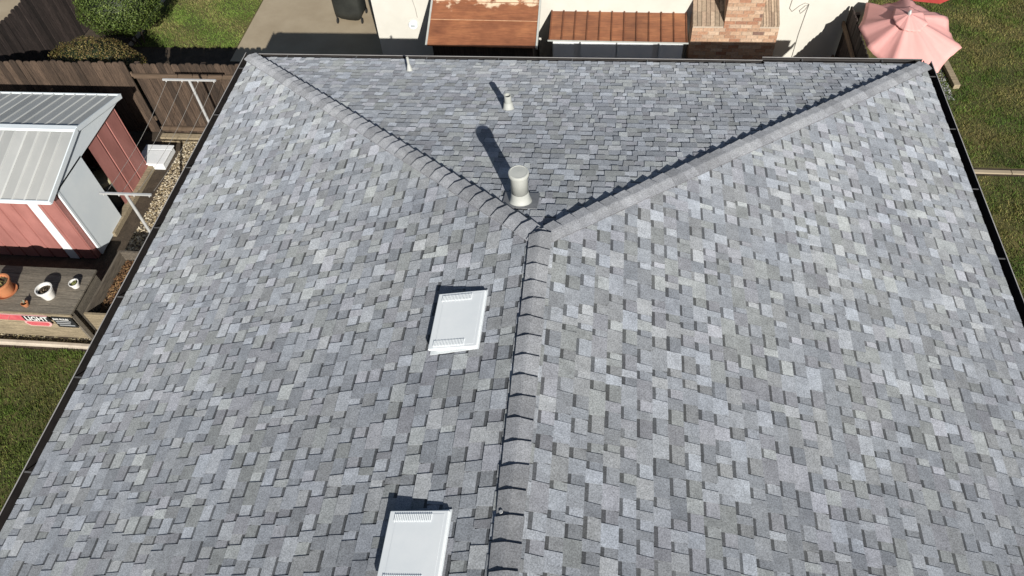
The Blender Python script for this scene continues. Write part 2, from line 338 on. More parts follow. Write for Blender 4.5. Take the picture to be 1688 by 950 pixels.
# shingles: each course of laminated tabs, raised teeth and recessed backing tabs
TN = [(.162, 1.4), (.183, 2.3), (.205, 2.5), (.230, 2.3), (.258, 1.9), (.30, 1.6), (.352, 1.1)]
TT = [(.905, .98, 1.10), (.91, .98, 1.09), (.92, .985, 1.08), (.935, 1, 1.035), (.93, .97, 1.08), (.90, .98, 1.10), (.945, .995, 1.055)]
def tone():
    v = random.choices([t[0] for t in TN], [t[1] for t in TN])[0] * random.uniform(1.06, 1.20); v = .262 * (v / .26) ** .72
    t = random.choice(TT); return tuple(v * q for q in t)
nrm = math.sqrt(1 + K * K); E_ = .1427 / nrm
pieces = []                                     # (centre, verts, faces, colours)
def slope(P, vmin, vmax_of, ncourse, ufirst, vmin_of=None):
    for j in range(ncourse):
        u1 = ufirst - j * E_; u0_ = max(u1 - E_, .0); ut = max(u0_ - .012, 0)
        lo = lambda u: vmin_of(u) if vmin_of else vmin
        v = lo(u1) - random.uniform(0, .3); tooth = random.random() < .5; last = None
        vend = vmax_of(u1)
        while v < vend:
            wd = random.choice((.085, .11, .14, .165, .19, .22, .26)) if tooth else random.choice((.075, .10, .125, .155, .185))
            wd *= random.uniform(.8, .98)
            a, b = v, v + wd; v = b
            c = tone()
            if last is not None and c[1] > .32 and last[1] > .32: c = tone()
            if last is not None and abs(c[1] - last[1]) < .022: c = tone()
            last = c
            if b <= lo(u1): tooth = not tooth; continue
            cl = lambda u, q: min(max(q, lo(u)), vmax_of(u))
            sk = random.uniform(.0, .012) if tooth else 0
            hb, ht = (.0125, .0062) if tooth else (.0075, .0010)
            hb += random.uniform(-.0008, .0012)
            vs_, fs, cs = [], [], []
            def V(u, q, h): vs_.append(P(u, cl(u, q), h)); return len(vs_) - 1
            j1 = random.uniform(-.0015, .0015)
            A, B = V(u1 + j1, a + sk, hb), V(u1 + j1, b - sk, hb)
            if tooth:
                C_, D = V(ut, b, ht), V(ut, a, ht)
                A0, B0, C0, D0 = V(u1 + j1, a + sk, -.002), V(u1 + j1, b - sk, -.002), V(ut, b, -.002), V(ut, a, -.002)
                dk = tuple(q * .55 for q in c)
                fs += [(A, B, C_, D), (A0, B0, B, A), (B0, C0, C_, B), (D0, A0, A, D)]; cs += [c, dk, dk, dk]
            else:
                um = u0_ + (u1 - u0_) * random.uniform(.20, .28)
                m1, m2 = V(um, b + .012, ht + .002), V(um, a - .012, ht + .002)
                C_, D = V(ut, b + .012, ht), V(ut, a - .012, ht)
                A0, B0 = V(u1 + j1, a, -.002), V(u1 + j1, b, -.002)
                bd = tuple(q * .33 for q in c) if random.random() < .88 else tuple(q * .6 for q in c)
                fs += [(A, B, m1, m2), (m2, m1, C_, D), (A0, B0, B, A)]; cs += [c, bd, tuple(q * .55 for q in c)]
            um_ = (u0_ + u1) / 2
            if cl(um_, b) - cl(um_, a) > .004: pieces.append((Vector(P(um_, (a + b) / 2, 0)), vs_, fs, cs))
            tooth = not tooth
nz = 1 / nrm
NL, NRt, NB = Vector((-K, 0, 1)) * nz, Vector((K, 0, 1)) * nz, Vector((0, K, 1)) * nz
PL = lambda u, v, h: (-u + NL.x * h, v, zz(u) + NL.z * h)
PR = lambda u, v, h: (u + NRt.x * h, v, zz(u) + NRt.z * h)
PB = lambda u, v, h: (v, u + NB.y * h, zz(u) + NB.z * h)
nc = int(Wr / E_) + 1
slope(PL, YN, lambda u: u, nc, Wr)
slope(PR, YN, lambda u: u, nc, Wr)
slope(PB, None, lambda u: u, nc, Wr - .035, vmin_of=lambda u: -u)
# starter strip where the back eave steps out
slope(PB, None, lambda u: min(u, Wr), 1, Wr + .06, vmin_of=lambda u: 2.95)
fv = lambda p: (p - CAM).dot(f0)
def in_view(p):
    z = fv(p)
    return z > 0 and abs((p - CAM).dot(rr) / z) < 844 / 1240 and abs((p - CAM).dot(uu) / z) < 475 / 1240
def fix(fs, vs_):                              # consistent upward winding is not needed; keep as is
    return fs
order = sorted(range(len(pieces)), key=lambda i: fv(pieces[i][0]) + (0 if in_view(pieces[i][0]) else 1000) - .0)
near = set(order[:300])
fld = MB()
for i, (c, vs_, fs, cs) in enumerate(pieces):
    if i in near:
        mb = MB(); mb.v = list(vs_); mb.f = list(fs); mb.c = list(cs); mb.build('shingle', M['shingle'], roof)
    else:
        n = len(fld.v); fld.v += vs_; fld.f += [tuple(n + k for k in f) for f in fs]; fld.c += cs
tag(fld.build('shingle_field', M['shingle'], roof), kind='stuff')

# hip and ridge caps
def caps(A, B, wA, nA, wB, nB, sp=.2):
    A, B = Vector(A), Vector(B); d = (B - A).normalized(); L = (B - A).length; nm = (nA + nB).normalized()
    n = int(L / sp) + 1
    for i in range(n):
        s0 = i * sp - .01; s1 = min(s0 + sp + .06, L + .02)
        jit = random.uniform(-.006, .006); wd = .104 + random.uniform(-.005, .005)
        k0 = [(wA, nA, wd), (wA, nA, .018), (None, nm, 0), (wB, nB, .018), (wB, nB, wd)]
        def row(s, h, sk=0):
            r = []
            for q, (wv, nv, dist) in enumerate(k0):
                p = A + d * (s + sk * (q - 2)) + nv * (h * (.98 if wv is None else (1 if dist < .05 else (.62 if wv is wA else 1.05))) + (0 if dist < .05 else .004))
                if wv is not None: p = p + wv * dist
                r.append(p)
            return r
        mb = MB(); c = random.choice((.20, .22, .24, .26, .28)); mb.cur = (c * .94, c * .98, c * 1.06)
        t0, t1, b0, b1 = row(s0, .040, jit), row(s1, .0165, 0), row(s0, .004, jit), row(s1, .004, 0)
        for q in range(4):
            mb.quad(t0[q], t0[q + 1], t1[q + 1], t1[q])
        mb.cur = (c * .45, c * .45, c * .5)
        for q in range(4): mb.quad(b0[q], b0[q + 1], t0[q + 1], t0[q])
        for q in (0, 4): mb.quad(b0[q], t0[q], t1[q], b1[q])
        mb.build('ridge_cap', M['shingle'], roof)
apex = Vector((0, 0, HD))
def wing(d, n, out):
    w_ = d.cross(n).normalized(); return w_ if w_.dot(Vector(out)) > 0 else -w_
cl_ = Vector((-Wr, Wr, zz(Wr))); cr_ = Vector((Wr, Wr, zz(Wr)))
dl = (apex - cl_).normalized(); dr = (apex - cr_).normalized(); dy = Vector((0, -1, 0))
caps(cl_, apex, wing(dl, NL, (-1, -1, 0)), NL, wing(dl, NB, (1, 1, 0)), NB)
caps(cr_, apex, wing(dr, NRt, (1, -1, 0)), NRt, wing(dr, NB, (-1, 1, 0)), NB)
caps(apex + Vector((0, .03, .010)), (0, YN, HD + .004), wing(dy, NL, (-1, 0, 0)), NL, wing(dy, NRt, (1, 0, 0)), NRt)
for sx, yy in ((-.055, -2.73), (.085, -2.76)):
    p = Vector((sx, yy, HD - K * abs(sx))); n_ = NL if sx < 0 else NRt
    MB().lathe(p + n_ * .022, [(.004, 0), (.004, .012), (.016, .012), (.014, .017)], 10, n_).build('nail_head', M['steel'], roof)

# ------------------------------------------------------------------ things on the roof
def slant_vent(x0, x1, y0, y1, label, h=.085):
    x0, x1 = -max(-x0, -x1), -min(-x0, -x1)
    P = lambda x, y, o: Vector((x, y, HD + K * x)) + NL * o
    t = thing('roof_vent', P((x0 + x1) / 2, (y0 + y1) / 2, 0), label, 'roof vent', 'white low profile roof vents')
    # base flashing, housing with open downhill side, lid, louvre panels
    mb = MB(); f = .014
    mb.hexa([P(x0 - .01, y0 - f, .017), P(x1 + f, y0 - f, .017), P(x1 + f, y1 + f, .017), P(x0 - .01, y1 + f, .017), P(x0 - .01, y0 - f, .02), P(x1 + f, y0 - f, .02), P(x1 + f, y1 + f, .02), P(x0 - .01, y1 + f, .02)])
    mb.build('flashing', M['vent_white'], t)
    mb = MB(); i_ = .03
    mb.hexa([P(x0 + .06, y0 + i_, .02), P(x1 - i_, y0 + i_, .02), P(x1 - i_, y1 - i_, .02), P(x0 + .06, y1 - i_, .02), P(x0 + .06, y0 + i_, h), P(x1 - i_, y0 + i_, h * .55), P(x1 - i_, y1 - i_, h * .55), P(x0 + .06, y1 - i_, h)])
    mb.build('housing', M['vent_white'], t)
    mb = MB(); a, b = h + .004, h * .5
    top = [P(x0, y0, a), P(x1, y0, b), P(x1, y1, b), P(x0, y1, a)]
    mb.hexa([q - NL * .028 for q in top] + top); lid = mb.build('cover', M['vent_white'], t, bevel=.006)
    # two louvre grilles pressed in the cover
    Q = lambda fx, fy, o: (top[0] * (1 - fx) + top[1] * fx) * (1 - fy) + (top[3] * (1 - fx) + top[2] * fx) * fy + NL * o
    for fy0, fy1 in ((.035, .145), (.84, .955)):
        g = MB(); g.hexa([Q(.10, fy0, -.004), Q(.74, fy0, -.004), Q(.74, fy1, -.004), Q(.10, fy1, -.004), Q(.105, fy0, .003), Q(.735, fy0, .003), Q(.735, fy1, .003), Q(.105, fy1, .003)])
        gp = g.build('louvre_panel', M['cream'] if False else M['sign_grille'], lid)
    for fy0, fy1 in ((.035, .145), (.84, .955)):
        g = MB(); n = 21
        for q in range(n):
            fx = .112 + .615 * q / (n - 1)
            g.hexa([Q(fx - .007, fy0 + .006, .003), Q(fx + .007, fy0 + .006, .003), Q(fx + .007, fy1 - .006, .003), Q(fx - .007, fy1 - .006, .003), Q(fx - .004, fy0 + .008, .009), Q(fx + .004, fy0 + .008, .009), Q(fx + .004, fy1 - .008, .009), Q(fx - .004, fy1 - .008, .009)])
        tag(g.build('louvre_slats', M['vent_white'], lid), kind='stuff')
    return t
M['sign_grille'] = plain('grille_grey', (.60, .64, .67), (.66, .69, .71), 6, rough=.6, bmp=0)
slant_vent(-.895, -.455, -1.205, -.575, 'white low profile metal roof vent nearer the hip junction')
slant_vent(-.93, -.465, -3.27, -2.70, 'white low profile metal roof vent at the bottom edge of the picture')
def on_back(x, y, o=0): return Vector((x, y, HD - K * y)) + NB * o
b = on_back(-.267, .70)
t = thing('vent_flue', b, 'tall cream round flue vent with a flat cap near the hip junction', 'flue vent')
mb = MB(); q = on_back
mb.hexa([q(-.45, .52, .017), q(-.08, .52, .017), q(-.08, .86, .017), q(-.45, .86, .017), q(-.45, .52, .020), q(-.08, .52, .020), q(-.08, .86, .020), q(-.45, .86, .020)])
fl_m = plain('weathered_flashing', (.20, .205, .215), (.25, .255, .265), 12, rough=.7, bmp=.1)
mb.build('flashing', fl_m, t)
base_c = b + Vector((0, -.02, 0))
mb = MB(); m = 28; rows = []
for i, (rad, hh) in enumerate(((.120, None), (.115, .03), (.102, .07), (.093, .12), (.091, .17))):
    ring = []
    for a in range(m):
        an = 2 * math.pi * a / m; x = base_c.x + rad * math.cos(an); y = base_c.y + rad * math.sin(an)
        zr = HD - K * y + .02; z0_ = HD - K * base_c.y
        ring.append((x, y, zr if hh is None else max(z0_ + hh, zr + .004 * i)))
    rows.append(ring)
mb.rings(rows, False, False); mb.build('cone_flashing', M['cream'], t, smooth=True)
MB().lathe(base_c, [(.090, .15), (.088, .40), (.089, .405)], 28).build('pipe', M['cream'], t, smooth=True)
MB().lathe(base_c, [(.091, .385), (.095, .392), (.102, .398), (.105, .404), (.105, .428), (.102, .437), (.090, .441), (.086, .437), (.0, .44)], 32, close1=False).build('cap', M['cream'], t)
def pipe_vent(x, y, rp, h, rc, hc, label):
    b = on_back(x, y); t = thing('pipe_vent', b, label, 'pipe vent')
    mb = MB(); rows = []; m = 22
    for i, (rad, hh) in enumerate(((rc, None), (rc * .86, hc * .35), (rp * 1.25, hc), (rp * 1.02, hc + .012))):
        ring = []
        for a in range(m):
            an = 2 * math.pi * a / m; xx = x + rad * math.cos(an); yy = y + rad * math.sin(an); zr = HD - K * yy + .02
            ring.append((xx, yy, zr if hh is None else max(b.z + hh, zr + .003 * i)))
        rows.append(ring)
    mb.rings(rows, False, False); mb.build('cone_flashing', M['cream'], t, smooth=True)
    MB().lathe(b, [(rp, hc * .6), (rp, h), (rp * .84, h), (rp * .84, h - .07)], 22, close0=False).build('pipe', M['cream'], t)
    MB().lathe(b, [(rp * .83, h - .075), (rp * .83, h - .07)], 16).build('pipe_bore', M['dark'], t)
    r_ = rc * 1.7
    MB().hexa([on_back(x - r_, y - r_, .017), on_back(x + r_, y - r_, .017), on_back(x + r_, y + r_ * .8, .017), on_back(x - r_, y + r_ * .8, .017), on_back(x - r_, y - r_, .0195), on_back(x + r_, y - r_, .0195), on_back(x + r_, y + r_ * .8, .0195), on_back(x - r_, y + r_ * .8, .0195)])
pipe_vent(-.722, 3.22, .047, .235, .080, .11, 'short cream pipe vent with open dark top in the middle of the back slope')
pipe_vent(-2.44, 4.68, .020, .25, .050, .12, 'thin cream pipe vent close to the back gutter')

# ------------------------------------------------------------------ neighbouring white house
nb = thing('neighbour_house', (.5, 8.5, 0), 'white stucco house wall behind the back gutter', 'house')
YW = 8.5
MB().box(-4.16, 5.3, YW, 16, 0, 2.7).build('wall', M['stucco'], nb)
mb = MB(); mb.hexa([(-4.5, YW - .4, 2.7), (5.7, YW - .4, 2.7), (5.7, 16.4, 2.7), (-4.5, 16.4, 2.7), (-4.5, YW - .4, 2.75), (5.7, YW - .4, 2.75), (5.7, 16.4, 2.75), (-4.5, 16.4, 2.75)])
mb.build('eave', M['stucco'], nb)
mb = MB(); mb.quad((-4.5, YW - .4, 2.752), (5.7, YW - .4, 2.752), (3, 12.3, 4.0), (-1.8, 12.3, 4.0)); mb.quad((5.7, YW - .4, 2.752), (5.7, 16.4, 2.752), (3, 12.3, 4.0)); mb.quad((5.7, 16.4, 2.752), (-4.5, 16.4, 2.752), (-1.8, 12.3, 4.0), (3, 12.3, 4.0)); mb.quad((-4.5, 16.4, 2.752), (-4.5, YW - .4, 2.752), (-1.8, 12.3, 4.0))
mb.build('roof', M['deck'], nb)
# round meter cover on wall
mt = MB().box(-3.52, -3.24, YW - .004, YW + .01, .90, 1.20).build('meter_plate', M['stucco'], nb)
c = (-3.38, YW, 1.04)
MB().lathe(c, [(.092, .0), (.092, .045), (.080, .052), (.068, .045), (.066, .06), (.0, .064)], 26, (0, -1, 0), close1=False).build('meter_ring', M['shed_white'], mt)
MB().box(-3.42, -3.34, YW - .070, YW - .060, 1.033, 1.047).build('meter_slot', M['dark'], mt)
MB().tube([(-3.27, YW - .012, 1.20), (-3.28, YW - .012, 1.4), (-3.33, YW - .012, 1.7), (-3.33, YW - .012, 2.6)], .007).build('cable', M['wire'], nb)
MB().tube([(3.95, YW - .012, 1.75), (3.93, YW - .012, 1.45), (3.99, YW - .012, 1.38), (4.10, YW - .012, 1.50), (4.19, YW - .012, 1.56), (4.26, YW - .012, 1.54), (4.22, YW - .012, 1.42), (4.15, YW - .012, 1.34), (4.12, YW - .012, 1.40), (4.2, YW - .012, 1.5), (4.265, YW - .012, 1.53), (4.25, YW - .012, 1.35), (4.22, YW - .012, .9), (4.21, YW - .012, .3)], .0055).build('cable', M['wire'], nb)
# chimney: mortar core + bricks
yc = 8.0
xs0, xs1, xk0, xk1, zsh = 2.13, 3.71, 2.70, 3.36, 1.39
mb = MB(); g_ = .008
mb.box(xs0 + g_, xs1 - g_, yc + g_, YW, 0, zsh - g_)
mb.box(xk0 + g_, xk1 - g_, yc + g_ , YW, zsh - g_, 3.9)
for a, b2 in ((xs0 + g_, xk0 + g_), (xk1 - g_, xs1 - g_)):
    mb.hexa([(a, yc + g_, zsh - .02), (b2, yc + g_, zsh - .02), (b2, YW, zsh - .02), (a, YW, zsh - .02), (a, yc + g_, zsh - .012), (b2, yc + g_, zsh - .012), (b2, YW, zsh + .19), (a, YW, zsh + .19)])
ch = mb.build('chimney', M['mortar'], nb)
BC = [(.36, .205, .13), (.43, .285, .19), (.33, .17, .105), (.48, .35, .25), (.40, .255, .17), (.27, .14, .09), (.18, .11, .085), (.44, .31, .22)]
BWt = [4, 4, 2, 3, 4, 1.2, .8, 3]
def brick(x0, x1, y0, y1, z0, z1):
    mb = MB(); k = random.uniform(.9, 1.1); mb.cur = tuple(q * k for q in random.choices(BC, BWt)[0])
    mb.box(x0, x1, y0, y1, z0, z1); mb.build('brick', M['brick'], ch)
bh, bw = .0735, .205
row = 0; z = .53
while z < 2.25:
    x0r, x1r = (xs0, xs1) if z + bh < zsh + .01 else (xk0, xk1)
    x = x0r - (bw / 2 if row % 2 else 0)
    while x < x1r - .01:
        a, b2 = max(x, x0r), min(x + bw - .010, x1r)
        if b2 - a > .03:
            pr_ = random.uniform(0, .004); brick(a, b2, yc - pr_, yc + .09, z, z + bh - .010)
        x += bw
    for sx in (x0r, x1r):       # returns on both flanks
        for k in range(2):
            y0 = yc + .1 + k * .2
            if sx == x0r: brick(sx - .001, sx + .06, y0, y0 + .19, z, z + bh - .010)
            else: brick(sx - .06, sx + .001, y0, y0 + .19, z, z + bh - .010)
    z += bh; row += 1
for a, b2 in ((xs0, xk0 - .004), (xk1 + .004, xs1)):    # shoulders of bricks laid on the rake
    n = 7; st = (b2 - a) / n
    for r_ in range(2):
        for k in range(n):
            x0, x1 = a + k * st, a + (k + 1) * st - .008; y0, y1 = yc - .008 + r_ * .255, yc + .24 + r_ * .255
            zf = lambda y: zsh + .004 + (y - yc) * .40
            mb = MB(); kk = random.uniform(.85, 1.1); mb.cur = tuple(q * kk for q in random.choice([(.30, .23, .165), (.34, .25, .18), (.27, .20, .145), (.38, .29, .21)]))
            j = random.uniform(0, .006)
            mb.hexa([(x0, y0, zf(y0) - .02), (x1, y0, zf(y0) - .02), (x1, y1, zf(y1) - .02), (x0, y1, zf(y1) - .02), (x0, y0, zf(y0) + .03 + j), (x1, y0, zf(y0) + .03 + j), (x1, y1, zf(y1) + .03 + j), (x0, y1, zf(y1) + .03 + j)])
            mb.build('brick', M['brick'], ch)

# low rusted lean-to (left) and rusted ribbed storage shed (right) against that wall
t = thing('lean_to_shed', (-1.8, 7.85, 0), 'low lean-to with smooth rusty sheet roof and patchy cream edge against the white wall', 'shed')
MB().box(-2.74, -.83, 7.32, YW - .01, 0, 1.40).build('wall', M['fence_dark'], t)
def sl(y): return 1.44 + (y - 7.2) * (1.90 - 1.44) / 1.3
y_split = [7.2, 7.74, 8.12, 8.49]
for i in range(3):
    a, b2 = y_split[i], y_split[i + 1] + (.02 if i < 2 else 0); o = .004 * (2 - i) * 0 + .006 * i
    mb = MB(); mb.hexa([(-2.81, a, sl(a) - .012 + o), (-.76, a, sl(a) - .012 + o - .03), (-.76, b2, sl(b2) - .012 + o - .03), (-2.81, b2, sl(b2) - .012 + o), (-2.81, a, sl(a) + o), (-.76, a, sl(a) + o - .03), (-.76, b2, sl(b2) + o - .03), (-2.81, b2, sl(b2) + o)])
    rp = mb.build('roof_sheet', M['rust_cream'], t)
    mb = MB(); mb.bar((-2.81, a + .006, sl(a) + o + .003), (-.76, a + .006, sl(a) + o - .027), .012, .008); mb.build('sheet_seam', M['seam'] if i == 1 else M['rust'], rp)
for x, dz in ((-2.825, 0), (-.745, -.03)):
    mb = MB(); mb.bar((x, 7.19, sl(7.19) - .005 + dz), (x, 8.49, sl(8.49) - .005 + dz), .035, .05); mb.build('edge_trim', M['cream'], t)
t = thing('storage_shed', (.75, 8.0, 0), 'low white storage shed with ribbed rusty roof beside the brick chimney', 'shed')
X0, X1 = -.55, 2.03; n = 11; zf, zb, ya, yb = 1.24, 1.36, 7.70, 8.49
xs = [X0 + (X1 - X0) * i / n for i in range(n + 1)]
rz = lambda x, y: zf + (zb - zf) * (y - ya) / (yb - ya) - .03 * (x - X0) / (X1 - X0)
for i in range(n):
    a, b2 = xs[i], xs[i + 1]; mb = MB(); k = random.uniform(.85, 1.15); mb.cur = (k,) * 3
    mb.hexa([(a, ya, rz(a, ya) - .012), (b2, ya, rz(b2, ya) - .012), (b2, yb, rz(b2, yb) - .012), (a, yb, rz(a, yb) - .012), (a, ya, rz(a, ya)), (b2, ya, rz(b2, ya)), (b2, yb, rz(b2, yb)), (a, yb, rz(a, yb))])
    p = mb.build('roof_panel', M['rust'], t)
for i in range(n + 1):
    a = xs[i]; mb = MB(); mb.cur = (.62, .55, .5); mb.bar((a, ya, rz(a, ya) + .012), (a, yb, rz(a, yb) + .012), .022, .030); mb.build('roof_rib', M['rust'], t)
mb = MB(); mb.hexa([(X0 - .03, ya - .022, 1.228), (X1 + .03, ya - .022, 1.198), (X1 + .03, ya - .002, 1.198), (X0 - .03, ya - .002, 1.228), (X0 - .03, ya - .022, 1.25), (X1 + .03, ya - .022, 1.22), (X1 + .03, ya - .002, 1.22), (X0 - .03, ya - .002, 1.25)])
mb.build('fascia', M['cream'], t)
MB().box(X0 + .05, X1 - .05, ya + .09, YW - .01, 0, 1.19).build('wall', M['plastic_white'], t)
for a, b2, yo in ((X0 + .07, X0 + .47, .012), (X0 + .60, X0 + 1.27, .006), (X0 + 1.29, X0 + 1.96, .006), (X0 + 2.08, X1 - .07, .012)):
    d = MB().box(a, b2, ya + yo, ya + yo + .03, .03, 1.218 - .012 * (a - X0)).build('door_panel', M['plastic_white'], t)
    for k in range(1, 3):
        xx = a + (b2 - a) * k / 3; MB().box(xx - .006, xx + .006, ya + yo - .006, ya + yo, .05, 1.12).build('panel_rib', M['plastic_white'], d)

# covered barbecue on the patio
t = thing('barbecue', (-5.33, 10.3, 0), 'barbecue under a black vinyl cover on the concrete patio', 'barbecue')
mb = MB(); rows = []
for zz_, sx, sy in ((.16, .33, .29), (.3, .335, .29), (.6, .335, .28), (.85, .34, .28), (1.0, .31, .25), (1.08, .25, .18), (1.10, .12, .08)):
    ring = []
    for a in range(28):
        an = 2 * math.pi * a / 28; ca, sa = math.cos(an), math.sin(an); pw = .45
        x = math.copysign(abs(ca) ** pw, ca) * sx; y = math.copysign(abs(sa) ** pw, sa) * sy
        wv = .012 * math.sin(an * 7 + zz_ * 3); zb_ = zz_ + (.05 * math.cos(an * 3 + .6) if zz_ < .2 else 0)
        ring.append((-5.33 + x * (1 + wv), 10.33 + y * (1 + wv), zb_))
    rows.append(ring)
mb.rings(rows); mb.build('cover', M['bbq'], t, smooth=True)
for x in (-5.62, -5.04):
    for y in (10.11, 10.53):
        wl = MB().lathe((x - .015, y, .065), [(.02, 0), (.062, .002), (.062, .028), (.02, .03)], 16, (1, 0, 0)).build('wheel', M['rubber'], t)
        MB().bar((x, y, .07), (x, y, .24), .02, .02, (1, 0, 0)).build('leg', M['rubber'], t)

# ------------------------------------------------------------------ fences, one board at a time
def fence(name, label, p0, p1, face, h, mat, rails, post_at=(), bw=.138, low=None, seed=1):
    rd = random.Random(seed)
    p0, p1 = Vector((*p0, 0)), Vector((*p1, 0)); d = (p1 - p0).normalized(); L = (p1 - p0).length; n_ = Vector((*face, 0))
    t = thing(name, (p0 + p1) / 2, label, 'fence')
    s = 0
    while s < L - .03:
        wd = bw * rd.uniform(.93, 1.05); e_ = min(s + wd - .006, L); hh = h + rd.uniform(-.02, .015); off = rd.uniform(-.004, .004); ln = rd.uniform(-.006, .006)
        a, b2 = p0 + d * s + n_ * off, p0 + d * e_ + n_ * (off + ln); th = n_ * -.018; cut = .032
        prof = [(a, .03), (b2, .03), (b2, hh - cut * 1.2), (b2 - d * cut * .55, hh - cut * .3), (b2 - d * cut * 1.2, hh), (a + d * cut * 1.2, hh), (a + d * cut * .55, hh - cut * .3), (a, hh - cut * 1.2)]
        mb = MB(); mb.rings([[p + Vector((0, 0, z)) for p, z in prof], [p + th + Vector((0, 0, z)) for p, z in prof]])
        mb.build('board', mat, t); s += wd
    for zr, side in rails:
        mb = MB(); mb.bar(p0 + n_ * (side * .03 + (-.009 if side < 0 else .012)) + Vector((0, 0, zr)), p1 + n_ * (side * .03 + (-.009 if side < 0 else .012)) + Vector((0, 0, zr)), .038, .085); mb.build('rail', M['rail'], t)
    for s in post_at:
        q = p0 + d * s - n_ * .08; mb = MB(); mb.box(q.x - .045, q.x + .045, q.y - .045, q.y + .045, 0, h - .05); mb.build('post', mat, t)
    return t
fence('board_fence', 'brown dog-eared board fence behind the pale metal shed roof', (-11.62, 6.2), (-8.31, 6.2), (0, -1), 1.69, M['fence'], [(.35, -1), (1.4, -1)], (0.1, 1.8), seed=3)
fence('board_fence', 'brown board fence with lighter rails behind the clothesline', (-8.20, 6.14), (-5.45, 6.14), (0, -1), 1.72, M['fence'], [(.22, 1), (1.47, 1)], (.1, 1.4, 2.6), seed=4)
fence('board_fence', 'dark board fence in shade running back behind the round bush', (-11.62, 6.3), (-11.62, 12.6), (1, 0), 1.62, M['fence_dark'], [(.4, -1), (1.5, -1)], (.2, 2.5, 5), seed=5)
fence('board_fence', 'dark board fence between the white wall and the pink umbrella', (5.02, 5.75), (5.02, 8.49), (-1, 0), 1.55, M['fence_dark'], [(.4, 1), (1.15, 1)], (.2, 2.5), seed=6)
mb = MB(); mb.bar((-8.22, 6.0, .06), (-5.5, 6.0, .06), .14, .12); t = tag(mb.build('timber_kerb', M['plank_lit'], bevel=.006), 'tan timber kerb along the foot of the clothesline fence', 'timber')

# ------------------------------------------------------------------ shrubs
def leaves(mb, c, rad, n, size, cols, zmin=None, fill=.86):
    c = Vector(c)
    for _ in range(n):
        while True:
            p = Vector((random.uniform(-1, 1), random.uniform(-1, 1), random.uniform(-1, 1)))
            if .02 < p.length < 1: break
        dn = p.normalized(); r_ = random.uniform(fill, 1.02) + .05 * math.sin(dn.x * 9 + dn.y * 7) * math.sin(dn.z * 8 + dn.y * 5)
        q = c + Vector((dn.x * rad[0], dn.y * rad[1], dn.z * rad[2])) * r_
        if zmin is not None and q.z < zmin: continue
        nn = (dn + Vector((random.uniform(-1, 1), random.uniform(-1, 1), random.uniform(-1, 1))) * .8).normalized()
        e1 = nn.orthogonal().normalized(); e1 = (Matrix.Rotation(random.uniform(0, 6.28), 3, nn) @ e1) * size * random.uniform(.6, 1.3); e2 = nn.cross(e1) * .55
        kk = random.uniform(.6, 1.3); mb.cur = tuple(v * kk for v in random.choice(cols))
        mb.quad(q - e1, q + e2 - e1 * .1, q + e1, q - e2 - e1 * .1)
def core(c, rad, s=.84):
    mb = MB(); mb.cur = (.012, .018, .006); rows = []
    for i in range(1, 9):
        ph = math.pi * i / 9; rows.append([(c[0] + rad[0] * s * math.sin(ph) * math.cos(a * .3927), c[1] + rad[1] * s * math.sin(ph) * math.sin(a * .3927), c[2] - rad[2] * s * math.cos(ph)) for a in range(16)])
    mb.rings(rows); return mb
bc = (-10.22, 9.35, 1.02); br = (.92, .86, .72)
t = thing('round_bush', (bc[0], bc[1], 0), 'round clipped bright green bush on thin stems', 'bush')
mb = core(bc, br); leaves(mb, bc, br, 15000, .022, [(.050, .078, .014), (.066, .100, .018), (.036, .056, .010), (.095, .125, .028)])
mb.build('foliage', M['leaf'], t)
for k in range(5):
    a = k * 1.3; MB().tube([(bc[0] + .1 * math.cos(a) + .12, bc[1] + .1 * math.sin(a) - .1, 0), (bc[0] + .2 * math.cos(a), bc[1] + .2 * math.sin(a), .3), (bc[0] + .35 * math.cos(a), bc[1] + .35 * math.sin(a), .7)], .022).build('stem', M['bark'], t)
gc = (-9.62, 7.02, .80); gr = (1.02, .62, .78)
t = thing('low_shrub', (gc[0], gc[1], 0), 'domed olive brown shrub showing above the shed fence', 'shrub')
mb = core(gc, gr, .9); leaves(mb, gc, gr, 20000, .016, [(.10, .085, .022), (.135, .10, .032), (.075, .075, .018), (.17, .13, .05), (.09, .055, .02)], .02, .88)
mb.build('foliage', M['leaf'], t)
pc = (-13.2, 8.2, .2); t = thing('low_shrub', (pc[0], pc[1], 0), 'small green shrub past the dark fence in the top left corner', 'shrub')
mb = core(pc, (.5, .45, .3)); leaves(mb, pc, (.5, .45, .3), 2500, .022, [(.05, .10, .018), (.07, .12, .02)], .0); mb.build('foliage', M['leaf'], t)

# ------------------------------------------------------------------ metal garden shed
t = thing('garden_shed', (-9.4, 4.03, 0), 'faded red metal garden shed with pale ribbed gable roof', 'shed')
SX0, SX1, SY0, SYR, SY1, SZE, SZR = -11.2, -8.06, 2.70, 4.03, 5.36, 1.60, 1.955
n = 15
for side, (ya, yb) in enumerate(((SY0, SYR), (SY1, SYR))):
    for i in range(n):
        a = SX0 + (SX1 - SX0) * i / n; b2 = SX0 + (SX1 - SX0) * (i + 1) / n
        j = random.uniform(-.002, .002)
        mb = MB(); mb.quad((a, ya, SZE + j), (b2 - .03, ya, SZE + j), (b2 - .03, yb, SZR + j), (a, yb, SZR + j))
        mb.cur = (1.3,) * 3; mb.quad((b2 - .03, ya, SZE + j), (b2 - .022, ya, SZE + .018), (b2 - .022, yb, SZR + .018), (b2 - .03, yb, SZR + j))  # rib faces tinted paler: the light they catch is put into the colour
        mb.quad((b2 - .022, ya, SZE + .018), (b2 - .008, ya, SZE + .018), (b2 - .008, yb, SZR + .018), (b2 - .022, yb, SZR + .018))
        mb.quad((b2 - .008, ya, SZE + .018), (b2, ya, SZE + j), (b2, yb, SZR + j), (b2 - .008, yb, SZR + .018))
        mb.build('roof_panel', M['galv'], t)
